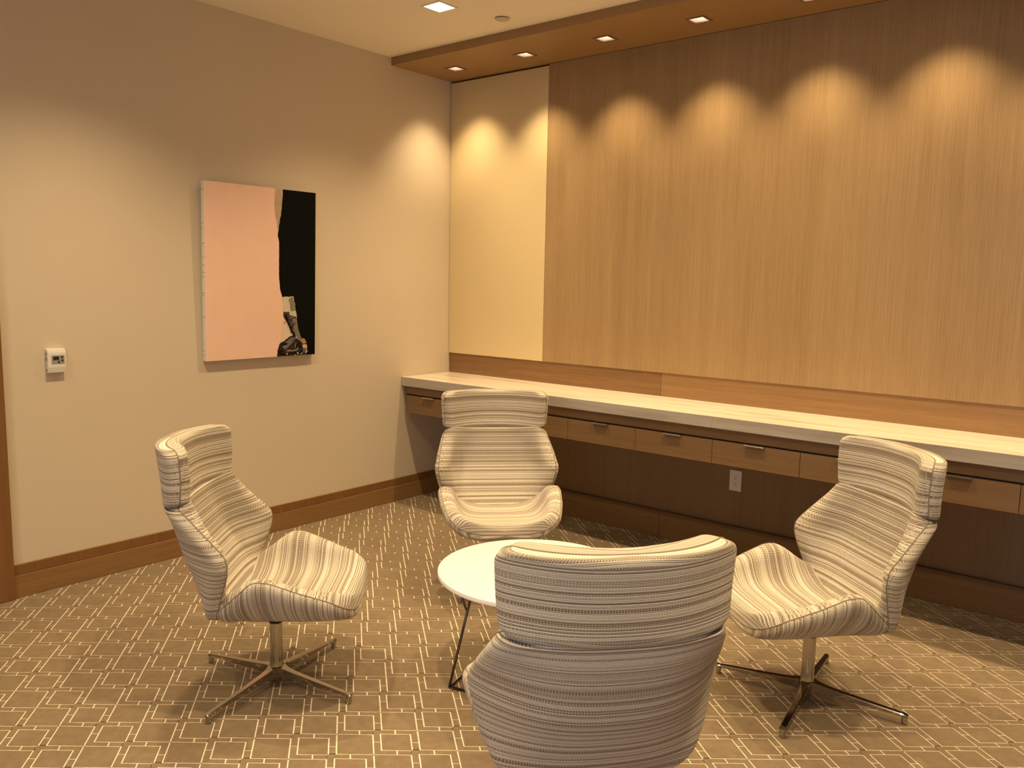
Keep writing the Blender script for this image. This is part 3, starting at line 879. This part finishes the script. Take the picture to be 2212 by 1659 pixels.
Ys = lambda s: -0.150 + (0.320 + 0.150) * s
def seat_w(s): return PL([(-0.15, 0.270), (-0.05, 0.300), (0.03, 0.311), (0.15, 0.303), (0.26, 0.281), (0.32, 0.262)], Ys(s), 0.02)
def seat_c(s):
    y = Ys(s); return np.stack([y + 0.022 * s, PL([(-0.15, 0.338), (0.0, 0.330), (0.15, 0.336), (0.25, 0.348), (0.32, 0.364)], y, 0.02)], -1)
def seat_e(s):
    y = Ys(s); return np.stack([y, PL([(-0.15, 0.386), (-0.11, 0.424), (-0.005, 0.524), (0.05, 0.522), (0.26, 0.442), (0.32, 0.414)], y, 0.020)], -1)
seat_in, seat_out, seat_seam = make_pad(None, seat_w, seat_c, seat_e, lambda s: 2.7 + 0.7 * s, 0.056, 0.036, 0.044, 0.075, 0.05, False, 2.3, 0.005, 0.004, 52, 70, (0.02, 0.075), lambda s: 2.7 + 0.7 * s + 2.2 * np.sin(PI * np.clip(s, 0, 1)) ** 1.5, 1.0, 1.25, 'seat')

for me in (back_in, back_out, head_in, head_out, seat_in, seat_out):
    me.materials.append(M['fabric'])

# base: column, collar and four legs (meshes around the column axis)
col_me = autosmooth(lathe_mesh('column', [(0.034, 0.040), (0.031, 0.060), (0.026, 0.078), (0.0245, 0.10), (0.0245, 0.252)], 28)); col_me.materials.append(M['chrome'])
collar_me = autosmooth(lathe_mesh('collar', [(0.0262, 0.250), (0.0262, 0.282), (0.022, 0.300)], 28)); collar_me.materials.append(M['black'])
def leg_mesh():
    st = [(0.0, 0.026, 0.030, 0.074), (0.022, 0.026, 0.030, 0.074), (0.034, 0.0205, 0.032, 0.071), (0.050, 0.0165, 0.034, 0.068), (0.085, 0.0140, 0.033, 0.0625), (0.20, 0.0125, 0.031, 0.052), (0.335, 0.0110, 0.029, 0.0405), (0.356, 0.0108, 0.029, 0.0385), (0.364, 0.0085, 0.029, 0.0365)]
    verts, faces = [], []
    for (r, hw, z0, z1) in st:
        b = 0.0035
        ring = [(-hw + b, z0), (hw - b, z0), (hw, z0 + b), (hw, z1 - b), (hw - b, z1), (-hw + b, z1), (-hw, z1 - b), (-hw, z0 + b)]
        for (yy, zz) in ring: verts.append((r, yy, zz))
    n = 8
    for i in range(len(st) - 1):
        for k in range(n):
            k2 = (k + 1) % n
            faces.append((i * n + k, i * n + k2, (i + 1) * n + k2, (i + 1) * n + k))
    faces.append(tuple(range(n))[::-1]); faces.append(tuple((len(st) - 1) * n + k for k in range(n)))
    me = autosmooth(mesh_from('leg', verts, faces, True), 40)
    me.materials.append(M['chrome'])
    return me
leg_me = leg_mesh()
foot_me = autosmooth(lathe_mesh('foot', [(0.0105, 0.0), (0.0112, 0.002), (0.0112, 0.031)], 18)); foot_me.materials.append(M['chrome'])
bm = bmesh.new(); bm_box(bm, -0.10, 0.10, -0.10, 0.10, 0.292, 0.300)
mount_me = bpy.data.meshes.new('swivel_plate'); bm.to_mesh(mount_me); bm.free(); mount_me.materials.append(M['black'])
bm = bmesh.new(); bm_box(bm, -0.10, 0.10, -0.345, -0.332, 0.735, 0.82)
brk_me = bpy.data.meshes.new('headrest_bracket'); bm.to_mesh(brk_me); bm.free(); brk_me.materials.append(M['black'])
pip = {}
for nm, sm in (('back', back_seam), ('head', head_seam), ('seat', seat_seam)):
    pip[nm] = tube_mesh('piping', sm, 0.0021, 8, True); pip[nm].materials.append(M['piping'])

def make_chair():
    r = empty('lounge_chair', (0, 0, 0))
    for nm, o_me, i_me, key in (('seat', seat_out, seat_in, 'seat'), ('backrest', back_out, back_in, 'back'), ('headrest', head_out, head_in, 'head')):
        sh = link(nm, o_me, M['fabric'], r)
        link('cushion', i_me, M['fabric'], sh)
        link('piping', pip[key], M['piping'], sh)
    link('headrest_bracket', brk_me, M['black'], r)
    link('swivel_plate', mount_me, M['black'], r)
    link('collar', collar_me, M['black'], r)
    link('column', col_me, M['chrome'], r)
    for k in range(4):
        lg = link('leg', leg_me, M['chrome'], r)
        ft = link('foot', foot_me, M['chrome'], lg, (0.352, 0, 0))
    return r

# hub position, facing angle, base angle
CH_ = [(1.687, -2.711, 41.5, 13.2, 'striped beige swivel lounge chair left of the white table, beside the left wall'),
       (3.321, -1.416, 230.0, 7.0, 'striped beige swivel lounge chair right of the white table, before the drawers'),
       (1.614, -1.281, -43.5, 8.0, 'striped beige lounge chair behind the white table, facing the camera'),
       (3.147, -2.726, 140.1, 12.0, 'striped lounge chair in the foreground seen from behind, hiding the white table')]
proto = make_chair()
for k, (x, y, th_, ba, lab) in enumerate(CH_):
    c = proto if k == 0 else copy_tree(proto)
    c.location = (x, y, 0); c.rotation_euler = (0, 0, math.radians(th_ - 90))
    tag(c, lab, 'chair', 'lounge chairs around the white table')
    q = 0
    for ch in c.children:
        if ch.name.split('.')[0] == 'leg':
            ch.rotation_euler = (0, 0, math.radians(ba + 90 * q - (th_ - 90))); q += 1

# ------------------------------------------------------------------ round table
TZ, TR = 0.450, 0.388
tb = empty('coffee_table', (2.409, -1.992, 0), math.radians(14.3))
tag(tb, 'low round white table on thin dark metal rods amid four lounge chairs', 'table')
me = lathe_mesh('tabletop', [(TR - 0.004, TZ - 0.019), (TR, TZ - 0.016), (TR, TZ - 0.0025), (TR - 0.0012, TZ - 0.0006), (TR - 0.003, TZ)], 96)
me.materials.append(M['laminate']); me.materials.append(M['laminate_edge'])
for f in me.polygons:
    if abs(f.normal.z) < 0.6: f.material_index = 1
tt_ = link('tabletop', autosmooth(me), M['laminate'], tb)
hs = 0.2475
rod = 0.0055
crn = [(-hs, -hs), (hs, -hs), (hs, hs), (-hs, hs)]
for k in range(4):
    a, b2 = crn[k], crn[(k + 1) % 4]
    link('floor_rail', tube_mesh('floor_rail', [(a[0], a[1], rod), (b2[0], b2[1], rod)], rod, 12), M['rod'], tb)
    ca, sa = math.cos(k * PI / 2), math.sin(k * PI / 2)
    rot = lambda x, y: (x * ca - y * sa, x * sa + y * ca)
    t1 = (-hs + 0.0707, -hs + 0.0707)
    top = TZ - 0.0185
    jf = 0.70
    j = (-hs + 0.0707 * jf, -hs + 0.0707 * jf, rod + (top - rod) * jf)
    lg = link('leg', tube_mesh('leg', [rot(-hs, -hs) + (rod,), rot(*t1) + (top,)], rod, 12), M['rod'], tb)
    link('brace', tube_mesh('brace', [rot(j[0], j[1]) + (j[2],), rot(-0.3015, -0.139) + (top,)], 0.0048, 12), M['rod'], lg)
